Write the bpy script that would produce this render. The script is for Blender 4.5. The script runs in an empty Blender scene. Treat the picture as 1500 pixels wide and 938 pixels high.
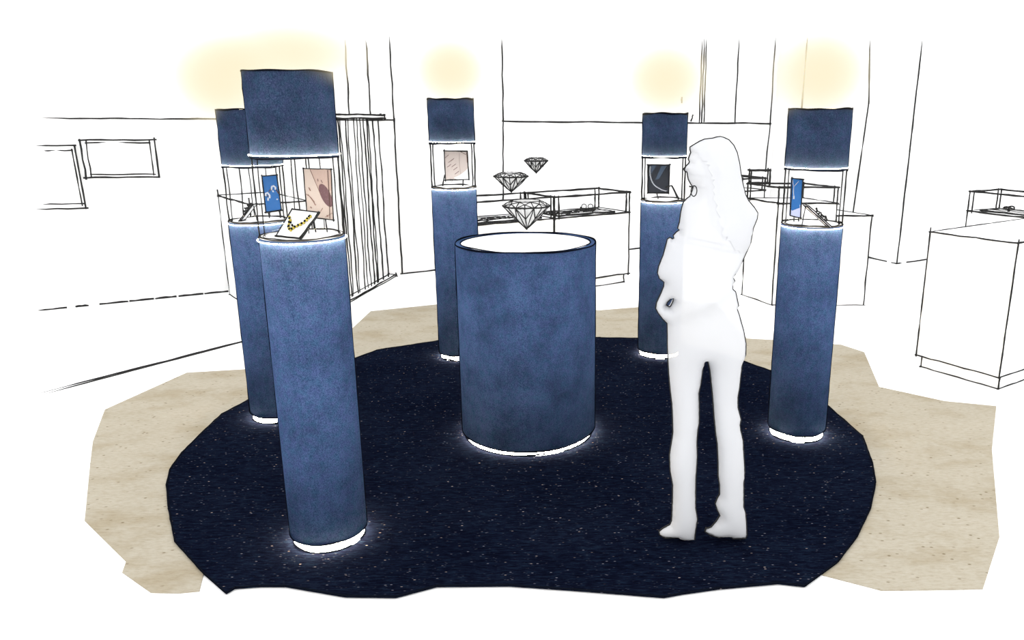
import bpy, math, random
import numpy as np
from mathutils import Vector, geometry

random.seed(11)
C = bpy.context.scene.collection
SC = bpy.context.scene

# ------------------------------------------------------------------ camera, sky, exposure
F = 1128.0; CX = 850.0; CY = 469.0; H = 1.72; PITCH = math.radians(14.6)
CP, SP = math.cos(PITCH), math.sin(PITCH)
cd = bpy.data.cameras.new('camera'); cam = bpy.data.objects.new('camera', cd); C.objects.link(cam)
cam.location = (0, 0, H); cam.rotation_euler = (math.pi/2 - PITCH, 0, 0)
cd.sensor_fit = 'HORIZONTAL'; cd.sensor_width = 36.0; cd.lens = 36.0*F/1500.0
cd.shift_x = -(CX-750.0)/1500.0; cd.clip_start = 0.05; cd.clip_end = 200
SC.camera = cam
W = bpy.data.worlds.new('world'); SC.world = W; W.use_nodes = True
WORLD = 2.2
W.node_tree.nodes['Background'].inputs[0].default_value = (1.0, 1.0, 1.0, 1)
W.node_tree.nodes['Background'].inputs[1].default_value = WORLD
vs = SC.view_settings
vs.view_transform = 'Standard'; vs.look = 'None'; vs.gamma = 1.0; vs.exposure = 0.0; vs.use_curve_mapping = False
SC.cycles.transparent_max_bounces = 24
ADDED_STRIP = 85.0; PLINTH = 130.0

# ------------------------------------------------------------------ pixel <-> place
def ray(px, py):
    a = (px-CX)/F; b = (py-CY)/F
    return Vector((a, CP - b*SP, -SP - b*CP))
def ground(px, py, z=0.0):
    d = ray(px, py); t = (z-H)/d.z
    return Vector((d.x*t, d.y*t, z))
def at_y(px, py, Y):
    d = ray(px, py); t = Y/d.y
    return Vector((d.x*t, Y, H + d.z*t))
def on_plane(px, py, P, N):
    d = ray(px, py); o = Vector((0, 0, H)); t = (P-o).dot(N)/d.dot(N)
    return o + d*t
def vplane(A, B):
    d = (B-A); n = Vector((d.y, -d.x, 0)).normalized()
    return A, n
def z_at(y, py):
    k = (CY-py)/F
    return H + y*(k*CP - SP)/(CP + k*SP)
def depth(p):
    return max(0.3, p.y*CP - (p.z-H)*SP)

# ------------------------------------------------------------------ materials
def nm(name):
    m = bpy.data.materials.new(name); m.use_nodes = True
    nt = m.node_tree; b = nt.nodes['Principled BSDF']
    return m, nt, b
def flat(name, rgb, rough=0.9, spec=0.0, metal=0.0):
    m, nt, b = nm(name)
    b.inputs['Base Color'].default_value = (*rgb, 1); b.inputs['Roughness'].default_value = rough
    b.inputs['Specular IOR Level'].default_value = spec; b.inputs['Metallic'].default_value = metal
    return m
def node(nt, t, **kw):
    n = nt.nodes.new(t)
    for k, v in kw.items(): setattr(n, k, v)
    return n
def noise(nt, scale, vec, detail=3, rough=0.6):
    n = node(nt, 'ShaderNodeTexNoise'); n.inputs['Scale'].default_value = scale
    n.inputs['Detail'].default_value = detail; n.inputs['Roughness'].default_value = rough
    nt.links.new(vec, n.inputs['Vector']); return n.outputs['Fac']
def mapped(nt, sx, sy, sz):
    t = node(nt, 'ShaderNodeTexCoord'); m = node(nt, 'ShaderNodeMapping')
    m.inputs['Scale'].default_value = (sx, sy, sz); nt.links.new(t.outputs['Object'], m.inputs['Vector'])
    return m.outputs['Vector']
def ramp(nt, fac, stops):
    r = node(nt, 'ShaderNodeValToRGB'); e = r.color_ramp.elements
    while len(e) < len(stops): e.new(0.5)
    for el, (p, c) in zip(e, stops):
        el.position = p; el.color = (*c, 1)
    nt.links.new(fac, r.inputs['Fac']); return r.outputs['Color']
def mixc(nt, fac, a, b, mode='MIX'):
    m = node(nt, 'ShaderNodeMix', data_type='RGBA', blend_type=mode)
    for s, v in ((m.inputs['Factor'], fac), (m.inputs['A'], a), (m.inputs['B'], b)):
        if hasattr(v, 'node'): nt.links.new(v, s)
        elif isinstance(v, (int, float)): s.default_value = v
        else: s.default_value = (*v, 1)
    return m.outputs['Result']
def scale3(c, k): return tuple(x*k for x in c)

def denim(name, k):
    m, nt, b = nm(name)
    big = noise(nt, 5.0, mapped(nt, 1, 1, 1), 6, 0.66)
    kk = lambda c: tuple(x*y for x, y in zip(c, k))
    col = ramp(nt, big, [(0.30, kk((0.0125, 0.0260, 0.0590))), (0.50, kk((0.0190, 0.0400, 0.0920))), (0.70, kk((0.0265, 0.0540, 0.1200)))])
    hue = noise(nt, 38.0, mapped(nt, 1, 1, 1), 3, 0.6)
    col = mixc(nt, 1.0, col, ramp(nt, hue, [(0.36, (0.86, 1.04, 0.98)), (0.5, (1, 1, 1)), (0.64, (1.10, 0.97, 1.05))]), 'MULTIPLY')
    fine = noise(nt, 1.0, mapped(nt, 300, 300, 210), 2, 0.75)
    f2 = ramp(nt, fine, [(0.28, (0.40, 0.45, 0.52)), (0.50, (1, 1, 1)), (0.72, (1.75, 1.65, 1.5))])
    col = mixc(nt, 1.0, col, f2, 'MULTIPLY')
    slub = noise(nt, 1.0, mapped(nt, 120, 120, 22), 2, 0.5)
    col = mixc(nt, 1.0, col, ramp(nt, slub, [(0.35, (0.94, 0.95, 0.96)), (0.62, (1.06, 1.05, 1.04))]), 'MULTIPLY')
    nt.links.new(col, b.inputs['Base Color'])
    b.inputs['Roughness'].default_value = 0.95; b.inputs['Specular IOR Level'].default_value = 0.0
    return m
def rug_mat():
    m, nt, b = nm('navy_flecked_carpet')
    st = noise(nt, 1.0, mapped(nt, 26, 150, 40), 4, 0.7)
    col = ramp(nt, st, [(0.33, (0.0014, 0.0017, 0.0050)), (0.50, (0.0031, 0.0043, 0.0112)), (0.70, (0.0068, 0.0125, 0.0255))])
    big = noise(nt, 1.6, mapped(nt, 1, 1, 1), 3, 0.5)
    b2 = ramp(nt, big, [(0.35, (0.75, 0.75, 0.8)), (0.65, (1.15, 1.15, 1.1))])
    col = mixc(nt, 1.0, col, b2, 'MULTIPLY')
    for sc, thr, c in ((56, 0.15, (0.026, 0.030, 0.044)), (30, 0.085, (0.11, 0.11, 0.14)), (17, 0.048, (0.28, 0.23, 0.22))):
        v = node(nt, 'ShaderNodeTexVoronoi', voronoi_dimensions='2D'); v.inputs['Scale'].default_value = 1.0
        nt.links.new(mapped(nt, sc*0.5, sc*1.25, sc), v.inputs['Vector'])
        sp = ramp(nt, v.outputs['Distance'], [(thr*0.6, (1, 1, 1)), (thr, (0, 0, 0))])
        keep = noise(nt, 1.0, mapped(nt, sc*0.5, sc*0.8, sc), 1, 0.5)
        kr = ramp(nt, keep, [(0.53, (0, 0, 0)), (0.70, (1, 1, 1))])
        fac = mixc(nt, 1.0, sp, kr, 'MULTIPLY')
        col = mixc(nt, fac, col, c)
    nt.links.new(col, b.inputs['Base Color'])
    b.inputs['Roughness'].default_value = 1.0; b.inputs['Specular IOR Level'].default_value = 0.0
    return m
def stone_mat():
    m, nt, b = nm('beige_flecked_stone')
    st = noise(nt, 1.0, mapped(nt, 26, 80, 20), 5, 0.72)
    col = ramp(nt, st, [(0.30, (0.285, 0.250, 0.190)), (0.5, (0.332, 0.302, 0.240)), (0.72, (0.365, 0.338, 0.280))])
    bl = noise(nt, 2.2, mapped(nt, 1, 1.6, 1), 4, 0.6)
    b2 = ramp(nt, bl, [(0.34, (0.86, 0.82, 0.75)), (0.5, (1, 1, 1)), (0.7, (1.04, 1.04, 1.05))])
    col = mixc(nt, 1.0, col, b2, 'MULTIPLY')
    v = node(nt, 'ShaderNodeTexVoronoi', voronoi_dimensions='2D'); v.inputs['Scale'].default_value = 1.0
    nt.links.new(mapped(nt, 11, 17, 10), v.inputs['Vector'])
    sp = ramp(nt, v.outputs['Distance'], [(0.045, (1, 1, 1)), (0.10, (0, 0, 0))])
    kr = ramp(nt, noise(nt, 1.0, mapped(nt, 7, 9, 7), 1, 0.5), [(0.44, (0, 0, 0)), (0.66, (1, 1, 1))])
    fac = mixc(nt, 1.0, sp, kr, 'MULTIPLY')
    col = mixc(nt, fac, col, (0.15, 0.115, 0.07))
    nt.links.new(col, b.inputs['Base Color'])
    b.inputs['Roughness'].default_value = 1.0; b.inputs['Specular IOR Level'].default_value = 0.0
    return m
def see_through(name, rgb, clear, gloss=0.0):
    m = bpy.data.materials.new(name); m.use_nodes = True; nt = m.node_tree; nt.nodes.clear()
    o = node(nt, 'ShaderNodeOutputMaterial'); t = node(nt, 'ShaderNodeBsdfTransparent')
    d = node(nt, 'ShaderNodeBsdfDiffuse') if not gloss else node(nt, 'ShaderNodeBsdfGlossy')
    d.inputs['Color'].default_value = (*rgb, 1)
    if gloss: d.inputs['Roughness'].default_value = 0.05
    x = node(nt, 'ShaderNodeMixShader'); x.inputs[0].default_value = 1.0-clear
    nt.links.new(t.outputs[0], x.inputs[1]); nt.links.new(d.outputs[0], x.inputs[2]); nt.links.new(x.outputs[0], o.inputs[0])
    return m
def glow(name, rgb, s):
    m = bpy.data.materials.new(name); m.use_nodes = True; nt = m.node_tree; nt.nodes.clear()
    o = node(nt, 'ShaderNodeOutputMaterial'); e = node(nt, 'ShaderNodeEmission')
    e.inputs[0].default_value = (*rgb, 1); e.inputs[1].default_value = s
    nt.links.new(e.outputs[0], o.inputs[0]); return m
def painted_halo_mat():
    m = bpy.data.materials.new('warm_painted_halo'); m.use_nodes = True; nt = m.node_tree; nt.nodes.clear()
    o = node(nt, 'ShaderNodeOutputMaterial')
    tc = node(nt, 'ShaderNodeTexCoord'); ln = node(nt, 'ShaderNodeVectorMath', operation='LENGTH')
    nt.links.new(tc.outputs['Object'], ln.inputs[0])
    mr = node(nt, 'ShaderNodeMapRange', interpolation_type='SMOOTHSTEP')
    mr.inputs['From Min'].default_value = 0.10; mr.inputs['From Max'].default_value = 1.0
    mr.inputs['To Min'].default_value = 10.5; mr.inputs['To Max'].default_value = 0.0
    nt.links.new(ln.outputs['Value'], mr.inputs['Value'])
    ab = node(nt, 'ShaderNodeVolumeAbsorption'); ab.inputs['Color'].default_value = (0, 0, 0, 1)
    em = node(nt, 'ShaderNodeEmission'); em.inputs[0].default_value = (0.98, 0.88, 0.62, 1)  # the glow is put into the emission colour; no lamp lights this volume
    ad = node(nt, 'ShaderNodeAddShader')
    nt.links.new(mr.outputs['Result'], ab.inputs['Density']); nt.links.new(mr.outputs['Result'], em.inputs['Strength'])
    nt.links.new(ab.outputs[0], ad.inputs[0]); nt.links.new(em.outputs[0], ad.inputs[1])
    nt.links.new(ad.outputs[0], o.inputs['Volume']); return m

INK = flat('ink_grey', (0.026, 0.026, 0.026)); DARK = flat('ink_navy', (0.0035, 0.0045, 0.008))
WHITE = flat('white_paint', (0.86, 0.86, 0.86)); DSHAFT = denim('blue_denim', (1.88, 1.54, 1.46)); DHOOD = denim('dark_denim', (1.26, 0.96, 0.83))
RUG = rug_mat(); STONE = stone_mat()
GLASS = see_through('clear_glass', (1, 1, 1), 0.998, 0.1); CRYSTAL = see_through('crystal', (0.8, 0.8, 0.8), 0.40)
FIGURE = see_through('frosted_white', (0.57, 0.578, 0.60), 0.27)
ADDED_STRIPM = glow('added_strip_warm_white', (1, 0.80, 0.52), ADDED_STRIP); PLM = glow('plinth_warm_white', (1, 0.78, 0.48), PLINTH); LAMP = glow('lamp_warm', (1, 0.86, 0.55), 6.0)
PAINTED_HALO = painted_halo_mat()
BLUSH = flat('blush', (0.5822, 0.4757, 0.4047)); PEACH = flat('peach', (0.5112, 0.3763, 0.3124)); MAUVE = flat('mauve', (0.1680, 0.0960, 0.0992))
ROSE = flat('rose_line', (0.3000, 0.1650, 0.1350))
SKY = flat('panel_blue', (0.0380, 0.1425, 0.3800)); SILVER = flat('silver', (0.6300, 0.6600, 0.7200), 0.4, 0.3)
PALE = flat('pale_blush', (0.5800, 0.5075, 0.4713)); HATCH = flat('hatch', (0.3220, 0.2450, 0.2380)); LAV = flat('lavender', (0.4800, 0.5120, 0.7040))
CHAR = flat('charcoal', (0.0374, 0.0408, 0.0493)); SHEEN = flat('blue_sheen', (0.0765, 0.1054, 0.1496))
GOLD = flat('gold', (0.4250, 0.3375, 0.0438), 0.5, 0.2); BLACK = flat('black_bead', (0.008, 0.008, 0.008)); BRONZE = flat('brown', (0.1170, 0.0715, 0.0585))

# ------------------------------------------------------------------ mesh building
ORG = {}
class MB:
    def __init__(s): s.v = []; s.f = []; s.m = []; s.s = []
    def face(s, pts, mi=0, sm=False):
        i = len(s.v); s.v += [Vector(p) for p in pts]; s.f.append(list(range(i, i+len(pts)))); s.m.append(mi); s.s.append(sm)
    def prism(s, poly, z0, z1, mi=0):
        n = len(poly); i = len(s.v)
        s.v += [Vector((p[0], p[1], z0)) for p in poly] + [Vector((p[0], p[1], z1)) for p in poly]
        for k in range(n):
            j = (k+1) % n; s.f.append([i+k, i+j, i+n+j, i+n+k]); s.m.append(mi); s.s.append(False)
        s.f.append([i+k for k in reversed(range(n))]); s.m.append(mi); s.s.append(False)
        s.f.append([i+n+k for k in range(n)]); s.m.append(mi); s.s.append(False)
    def slab(s, quad, off, mi=0):
        q = [Vector(p) for p in quad]; off = Vector(off); n = len(q); i = len(s.v)
        s.v += q + [p+off for p in q]
        for k in range(n):
            j = (k+1) % n; s.f.append([i+k, i+j, i+n+j, i+n+k]); s.m.append(mi); s.s.append(False)
        s.f.append([i+k for k in reversed(range(n))]); s.m.append(mi); s.s.append(False)
        s.f.append([i+n+k for k in range(n)]); s.m.append(mi); s.s.append(False)
    def tube(s, path, rad, mi=0, n=6, closed=False):
        P = [Vector(p) for p in path]; N = len(P)
        if N < 2: return
        R = rad if isinstance(rad, (list, tuple)) else [rad]*N
        base = len(s.v); prev = None
        for k in range(N):
            a = P[(k-1) % N] if (closed or k > 0) else P[k]; b = P[(k+1) % N] if (closed or k < N-1) else P[k]
            t = (b-a); t = t.normalized() if t.length > 1e-9 else Vector((0, 0, 1))
            if prev is None:
                u = t.cross(Vector((0, 0, 1)))
                if u.length < 0.1: u = t.cross(Vector((1, 0, 0)))
            else: u = prev - t*prev.dot(t)
            u.normalize(); prev = u; w = t.cross(u)
            for j in range(n):
                an = 2*math.pi*j/n; s.v.append(P[k] + (u*math.cos(an)+w*math.sin(an))*R[k])
        for k in range(N if closed else N-1):
            k2 = (k+1) % N
            for j in range(n):
                j2 = (j+1) % n
                s.f.append([base+k*n+j, base+k*n+j2, base+k2*n+j2, base+k2*n+j]); s.m.append(mi); s.s.append(True)
        if not closed:
            s.f.append([base+j for j in reversed(range(n))]); s.m.append(mi); s.s.append(False)
            s.f.append([base+(N-1)*n+j for j in range(n)]); s.m.append(mi); s.s.append(False)
    def lathe(s, c, prof, mi=0, n=64, closed=False):
        base = len(s.v); N = len(prof)
        for r, z in prof:
            for j in range(n):
                a = 2*math.pi*j/n; s.v.append(Vector((c[0]+r*math.cos(a), c[1]+r*math.sin(a), z)))
        for k in range(N if closed else N-1):
            k2 = (k+1) % N
            for j in range(n):
                j2 = (j+1) % n
                s.f.append([base+k*n+j, base+k*n+j2, base+k2*n+j2, base+k2*n+j]); s.m.append(mi); s.s.append(abs(prof[k][0]-prof[k2][0]) < 1e-6 or closed)
        if not closed:
            s.f.append([base+j for j in reversed(range(n))]); s.m.append(mi); s.s.append(False)
            s.f.append([base+(N-1)*n+j for j in range(n)]); s.m.append(mi); s.s.append(False)
    def ball(s, c, r, mi=0, n=10, m=6, sq=(1, 1, 1)):
        c = Vector(c); base = len(s.v)
        for i in range(1, m):
            th = math.pi*i/m
            for j in range(n):
                a = 2*math.pi*j/n
                s.v.append(c + Vector((r*sq[0]*math.sin(th)*math.cos(a), r*sq[1]*math.sin(th)*math.sin(a), r*sq[2]*math.cos(th))))
        t = len(s.v); s.v += [c+Vector((0, 0, r*sq[2])), c-Vector((0, 0, r*sq[2]))]
        for i in range(m-2):
            for j in range(n):
                j2 = (j+1) % n
                s.f.append([base+i*n+j, base+(i+1)*n+j, base+(i+1)*n+j2, base+i*n+j2]); s.m.append(mi); s.s.append(True)
        for j in range(n):
            j2 = (j+1) % n
            s.f.append([t, base+j, base+j2]); s.m.append(mi); s.s.append(True)
            s.f.append([t+1, base+(m-2)*n+j2, base+(m-2)*n+j]); s.m.append(mi); s.s.append(True)
    # a pen-drawn edge: slim dark piping that wavers a little and runs past its corners
    def ink(s, a, b, w=1.9, over=2.5, mi=1, amp=0.7, dbl=0, fade0=False, fade1=False, dash=0):
        a = Vector(a); b = Vector(b); L = (b-a).length
        if L < 1e-6: return
        u = (b-a)/L
        for rep in range(1+dbl):
            pa = a - u*over*depth(a)/F*random.uniform(0.3, 1.2)*(0 if fade0 else 1); pb = b + u*over*depth(b)/F*random.uniform(0.3, 1.2)*(0 if fade1 else 1)
            px = L*F/depth((a+b)*0.5); n = max(4, min(40, int(px/12)))
            side = u.cross(Vector((0, 0, 1)))
            if side.length < 0.2: side = Vector((1, 0, 0))
            side.normalize(); up = u.cross(side)
            p1, p2 = random.uniform(0, 6), random.uniform(0, 6); f1 = random.uniform(1.2, 2.6); f2 = random.uniform(4, 8)
            off = random.uniform(-1.6, 1.6) if rep else 0.0
            pts, rr = [], []
            for k in range(n+1):
                t = k/n; p = pa.lerp(pb, t); q = depth(p)/F
                wob = amp*(math.sin(p1+f1*6.28*t*max(1, px/260)) * 0.6 + 0.4*math.sin(p2+f2*6.28*t)) + off*(1-t*0.6)
                p = p + (side*wob + up*wob)*q*0.75
                r = 0.62*w*q*random.uniform(0.78, 1.18)*(0.8 if rep else 1)
                if fade0: r *= min(1, t*7.0+0.05)
                if fade1: r *= min(1, (1-t)*7.0+0.05)
                pts.append(p); rr.append(r)
            s.tube(pts, rr, mi, 5)
    def poly_ink(s, pts, w=1.9, mi=1, amp=0.5):
        for a, b in zip(pts[:-1], pts[1:]): s.ink(a, b, w, 1.0, mi, amp)
    def ring(s, c, r, z, w, mi=1, n=72, amp=0.6):
        pts, rr = [], []; ph = random.uniform(0, 6)
        for k in range(n):
            a = 2*math.pi*k/n; q = depth(Vector((c[0], c[1], z)))/F
            d = amp*q*(math.sin(3*a+ph)+0.6*math.sin(7*a+2*ph))
            pts.append(Vector((c[0]+(r+0.2*d)*math.cos(a), c[1]+(r+0.2*d)*math.sin(a), z+d))); rr.append(0.6*w*q*(1+0.25*math.sin(5*a+ph*3)))
        s.tube(pts, rr, mi, 6, True)
    def box_ink(s, fp, z0, z1, w=1.9, dbl=0):
        n = len(fp)
        for k in range(n):
            a, b = fp[k], fp[(k+1) % n]
            for z in (z0, z1): s.ink((a[0], a[1], z), (b[0], b[1], z), w, dbl=dbl)
            s.ink((a[0], a[1], z0), (a[0], a[1], z1), w, dbl=dbl)
    def build(s, name, mats, parent=None):
        org = ORG.get(parent.name, Vector((0, 0, 0))) if parent else Vector((0, 0, 0))
        me = bpy.data.meshes.new(name); me.from_pydata([tuple(p-org) for p in s.v], [], s.f)
        for m in mats: me.materials.append(m)
        me.polygons.foreach_set('material_index', s.m); me.polygons.foreach_set('use_smooth', s.s)
        me.update()
        o = bpy.data.objects.new(name, me); C.objects.link(o)
        if parent: o.parent = parent
        ORG[o.name] = org
        return o
def tag(o, label=None, cat=None, group=None, kind=None):
    for k, v in (('label', label), ('category', cat), ('group', group), ('kind', kind)):
        if v: o[k] = v
    return o
def thing(name, loc, label, cat, group=None):
    o = bpy.data.objects.new(name, None); o.empty_display_size = 0.1; C.objects.link(o); o.location = loc
    ORG[o.name] = Vector(loc); return tag(o, label, cat, group)

# ------------------------------------------------------------------ the room
m = MB(); m.prism([(-11, -3), (11, -3), (11, 16), (-11, 16)], -0.12, 0.0)
tag(m.build('floor', [WHITE]), kind='structure')
K = ground(588, 402); P1 = ground(55, 456)
dl = (P1-K).normalized(); LW = K + dl*7.2                       # left wall runs on past the frame
WB2 = ground(1037, 354); db = (WB2-K).normalized()
EB = on_plane(1130, 250, *vplane(K, WB2)); EB = Vector((EB.x, EB.y, 0))
RC = ground(1314, 387); RL = ground(1244, 372); dr = (ground(1358, 381)-RC).normalized(); RR = RC + dr*6.0
HW = 3.3
def wall(name, A, B, out, lines):
    mb = MB(); n = out*0.15
    mb.prism([(A.x, A.y), (B.x, B.y), (B.x+n.x, B.y+n.y), (A.x+n.x, A.y+n.y)], 0, HW)
    pl = vplane(A, B); f = -out*0.002
    for (p, q, kw) in lines:
        a = on_plane(p[0], p[1], *pl)+f; b = on_plane(q[0], q[1], *pl)+f
        a.z = max(a.z, 0.006); b.z = max(b.z, 0.006)
        mb.ink(a, b, **kw)
    return tag(mb.build(name, [WHITE, INK]), kind='structure')
def outward(A, B):
    d = (B-A).normalized(); n = Vector((-d.y, d.x, 0))
    mid = (A+B)*0.5
    return n if n.dot(mid) > 0 else -n
T = dict(fade1=True)
wall('wall_left', LW, K, outward(LW, K), [
    ((577, 176), (300, 174.5), {}), ((300, 174.5), (55, 173), T), ((512, 172), (505, 58), T), ((543, 172), (536, 58), T),
    ((335, 431), (300, 434), dict(w=2.6, over=0)), ((298, 434), (262, 437.5), dict(w=2.8, over=0)), ((259, 437.5), (228, 440.5), dict(w=2.8, over=0)),
    ((226, 440.6), (190, 444), dict(w=2.9, over=0)), ((188, 444), (146, 448), dict(w=2.8, over=0)), ((130, 449.5), (111, 451), dict(w=2.6, over=0)), ((96, 453), (55, 456.5), dict(w=2.2, fade1=True))])
wall('wall_back', K, EB, outward(K, EB), [
    ((589, 401), (577, 176), {}), ((577, 176), (570, 52), T), ((589, 401), (760, 388), {}), ((760, 388), (1037, 355), {}),
    ((737, 262), (737, 176), {}), ((737, 176), (735, 55), T), ((737, 178), (1127, 181), {}), ((737, 290), (737, 262), {}),
    ((1024, 178), (1029, 55), T), ((1027.5, 178), (1032, 55), T), ((1031, 178), (1035, 55), T), ((1076, 180), (1083, 53), T),
    ((998.5, 151), (998.5, 142), dict(over=0, w=2.4)), ((1012, 178), (1015, 168), dict(over=0)),
    ((1121, 250), (1128, 181), {}), ((1128, 181), (1136, 54), T)])
wall('wall_recess', EB, RL, outward(EB, RL), [((1174, 170), (1183, 55), T)])
wall('wall_column', RL, RC, outward(RL, RC), [
    ((1249, 318), (1273, 150), {}), ((1273, 150), (1274.5, 58), T), ((1314, 387), (1333, 220), {}), ((1333, 220), (1352, 54), T), ((1314, 387), (1262, 376), {})])
wall('wall_right', RC, RR, outward(RC, RR), [((1314, 387), (1362, 381), {})])
m = MB()
m.ink(ground(372, 496, 0.002), ground(55, 577, 0.002), w=2.0, mi=0, fade1=True, over=0); m.ink(ground(372, 497, 0.002), ground(55, 580, 0.002), w=1.7, mi=0, fade1=True, over=0)
m.ink(ground(372, 496, 0.002), ground(100, 567.5, 0.002), w=1.2, mi=0, fade1=True, over=0)
tag(m.build('trim_1', [INK]), kind='structure')

# beige stone inlay and navy carpet, their ragged outlines on the floor
def uneven_patch(name, pts, z0, z1, mats, edge):
    mb = MB(); P = [ground(x, y, z1) for x, y in pts]
    if edge:
        top = [p.copy() for p in P]
        for i in range(len(top)): mb.ink(top[i], top[(i+1) % len(top)], w=edge, over=0, amp=0.25)
    mb.prism([(p.x, p.y) for p in P], z0, z1)
    return mb.build(name, mats)
stone_pts = [(360, 541), (273.6, 546), (153.6, 600), (136, 647), (132, 680), (124, 762.6), (184.7, 822.5), (179, 838.5), (221, 868), (260, 869), (292, 866), (298, 841),
             (420, 800), (750, 790), (1100, 800), (1207, 843), (1291.6, 865), (1380, 864), (1439.7, 862.6), (1464, 786.6), (1453, 659), (1459.5, 595), (1383.7, 587.7), (1287.7, 566.8),
             (1266, 516), (1232, 505), (1217, 504), (1131, 498), (1094, 496), (1049, 444), (997, 440), (935, 450), (878, 454.6), (760, 448), (641, 446), (543, 456), (515, 482), (430, 520)]
o = uneven_patch('stone_floor_patch', stone_pts, 0.0, 0.004, [STONE, INK], 0)
tag(o, 'ragged edged beige flecked stone floor patch lying under the navy carpet', 'floor patch')
rug_pts = [(244, 711), (249, 688), (266, 664), (300, 630), (325, 607), (370, 583), (440, 555), (518, 526), (553, 513), (600, 506), (645, 499), (700, 496), (770, 493), (880, 495), (935, 496), (1000, 504),
           (1060, 520), (1090, 530), (1128, 543), (1170, 566), (1210.6, 593), (1263.5, 639.5), (1278, 679), (1282.6, 707), (1275, 745), (1255, 786.6), (1227, 823), (1179, 858), (1139.5, 853.7),
           (1053, 861.5), (1000, 869), (973, 874), (840, 863.5), (745, 857), (640, 858), (580, 874), (505, 873), (418, 858), (382, 858), (344, 860.6), (331, 868.6), (298.5, 840), (256, 793), (247, 745)]
RZ = 0.012
o = uneven_patch('carpet', rug_pts, 0.004, RZ, [RUG, DARK], 2.2)
tag(o, 'round navy flecked carpet under the denim columns and the drum', 'carpet')

# ------------------------------------------------------------------ denim columns
def tangents(c, R):
    d = math.hypot(c[0], c[1]); ph = math.atan2(-c[1], -c[0]); al = math.acos(R/d)
    return [(c[0]+R*math.cos(ph+s*al), c[1]+R*math.sin(ph+s*al)) for s in (1, -1)]
COLS = {}
RAD = 0.155
def column(key, base, y_top, y_hood, y_shelf, R, label):
    c = ground(base[0], base[1], RZ); z_top, z_hood, z_sh = (z_at(c.y, v) for v in (y_top, y_hood, y_shelf))
    COLS[key] = (c, z_top, z_hood, z_sh, R)
    t = thing('display_column', (c.x, c.y, RZ), label, 'display column', 'denim display columns around the drum')
    zp = RZ+0.042
    b = MB(); b.lathe(c, [(R*0.92, RZ), (R*0.92, zp)]); b.ring(c, R*0.925, RZ+0.003, 1.7); b.build('plinth', [PLM, DARK], t)['label'] = 'glowing white plinth ring'
    b = MB(); b.lathe(c, [(R, zp), (R, z_sh-0.004)], n=96)
    b.ring(c, R, zp, 1.7)
    for x, y in tangents(c, R): b.ink((x, y, zp), (x, y, z_sh), 1.7, 1, amp=0.5)
    shaft = b.build('shaft', [DSHAFT, DARK], t); shaft['label'] = 'denim covered shaft'
    b = MB(); b.lathe(c, [(R*0.985, z_sh-0.004), (R*0.985, z_sh)]); b.ring(c, R*0.985, z_sh+0.001, 2.0); b.ring(c, R*0.90, z_sh+0.001, 1.1); b.build('shelf', [WHITE, INK], t)['label'] = 'white shelf disc'
    b = MB(); r0 = R*0.965; r1 = r0-0.005
    b.lathe(c, [(r0, z_sh), (r0, z_hood), (r1, z_hood), (r1, z_sh)], n=64, closed=True)
    for r, w in ((R*0.975, 1.9), (R*0.86, 1.5)):
        for x, y in tangents(c, r): b.ink((x, y, z_sh), (x, y, z_hood), w, 1, amp=0.6)
    b.build('glass_case', [GLASS, INK], t)['label'] = 'clear glass cylinder'
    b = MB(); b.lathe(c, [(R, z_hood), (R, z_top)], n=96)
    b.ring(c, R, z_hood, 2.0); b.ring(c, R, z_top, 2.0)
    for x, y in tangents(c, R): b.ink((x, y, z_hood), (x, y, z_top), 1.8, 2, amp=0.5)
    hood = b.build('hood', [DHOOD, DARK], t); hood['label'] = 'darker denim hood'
    for z, owner in ((z_hood+0.010, hood), (z_sh-0.012, shaft)):  # added emitters, not real fittings, giving the denim edges their pale glow
        b = MB(); rr = R+0.0065
        b.lathe(c, [(rr+0.0015*math.cos(a*math.pi/4), z+0.0015*math.sin(a*math.pi/4)) for a in range(8)], n=64, closed=True)
        b.build('added_glow_strip', [ADDED_STRIPM], owner)['label'] = 'thin glowing strip added to lighten the denim'
    b = MB(); b.lathe(c, [(R*0.5, z_top), (R*0.5, z_top+0.004)]); b.build('uplight', [LAMP], hood)['label'] = 'warm uplight'
    return t
column('A', (483, 784), 106, 230, 344, RAD, 'tallest denim column in front, with gold necklace card and blush panel in its case')
column('B', (409, 608), 161, 243.5, 322, RAD, 'denim column half hidden behind the tallest one, blue earring panel inside')
column('C', (675, 521), 145.5, 209.5, 273.5, RAD, 'denim column behind the drum on its left, pale blush panel in its case')
column('D', (965, 518), 166.5, 230, 292.5, RAD, 'denim column behind the standing person, dark chain panel in its case')
column('E', (1166, 634), 160, 247.5, 327, RAD, 'denim column right of the person, narrow blue pendant panel in its case')

# warm lamp glow painted as self-emitting volumes above each column
def halo_volume(c3, r, label):
    me = MB(); me.ball((0, 0, 0), 1.0, 0, 24, 16); o = me.build('painted_halo', [PAINTED_HALO]); o.location = c3; o.scale = r
    tag(o, label, 'painted halo', 'warm painted halos over the columns', 'stuff')
for key, (px, py), r, lab in (('B', (322, 116), (0.36, 0.25, 0.31), 'soft warm yellow painted glow above the half hidden left column'),
                              ('A', (425, 78), (0.36, 0.2, 0.15), 'faint warm painted glow above the tallest front column'),
                              ('C', (660, 104), (0.34, 0.25, 0.30), 'soft warm yellow painted glow above the column left of the drum'),
                              ('D', (974, 116), (0.38, 0.25, 0.33), 'soft warm yellow painted glow above the column behind the person'),
                              ('E', (1202, 108), (0.31, 0.25, 0.28), 'soft warm yellow painted glow above the right column')):
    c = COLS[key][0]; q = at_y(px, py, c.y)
    halo_volume(q, r, lab)

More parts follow.
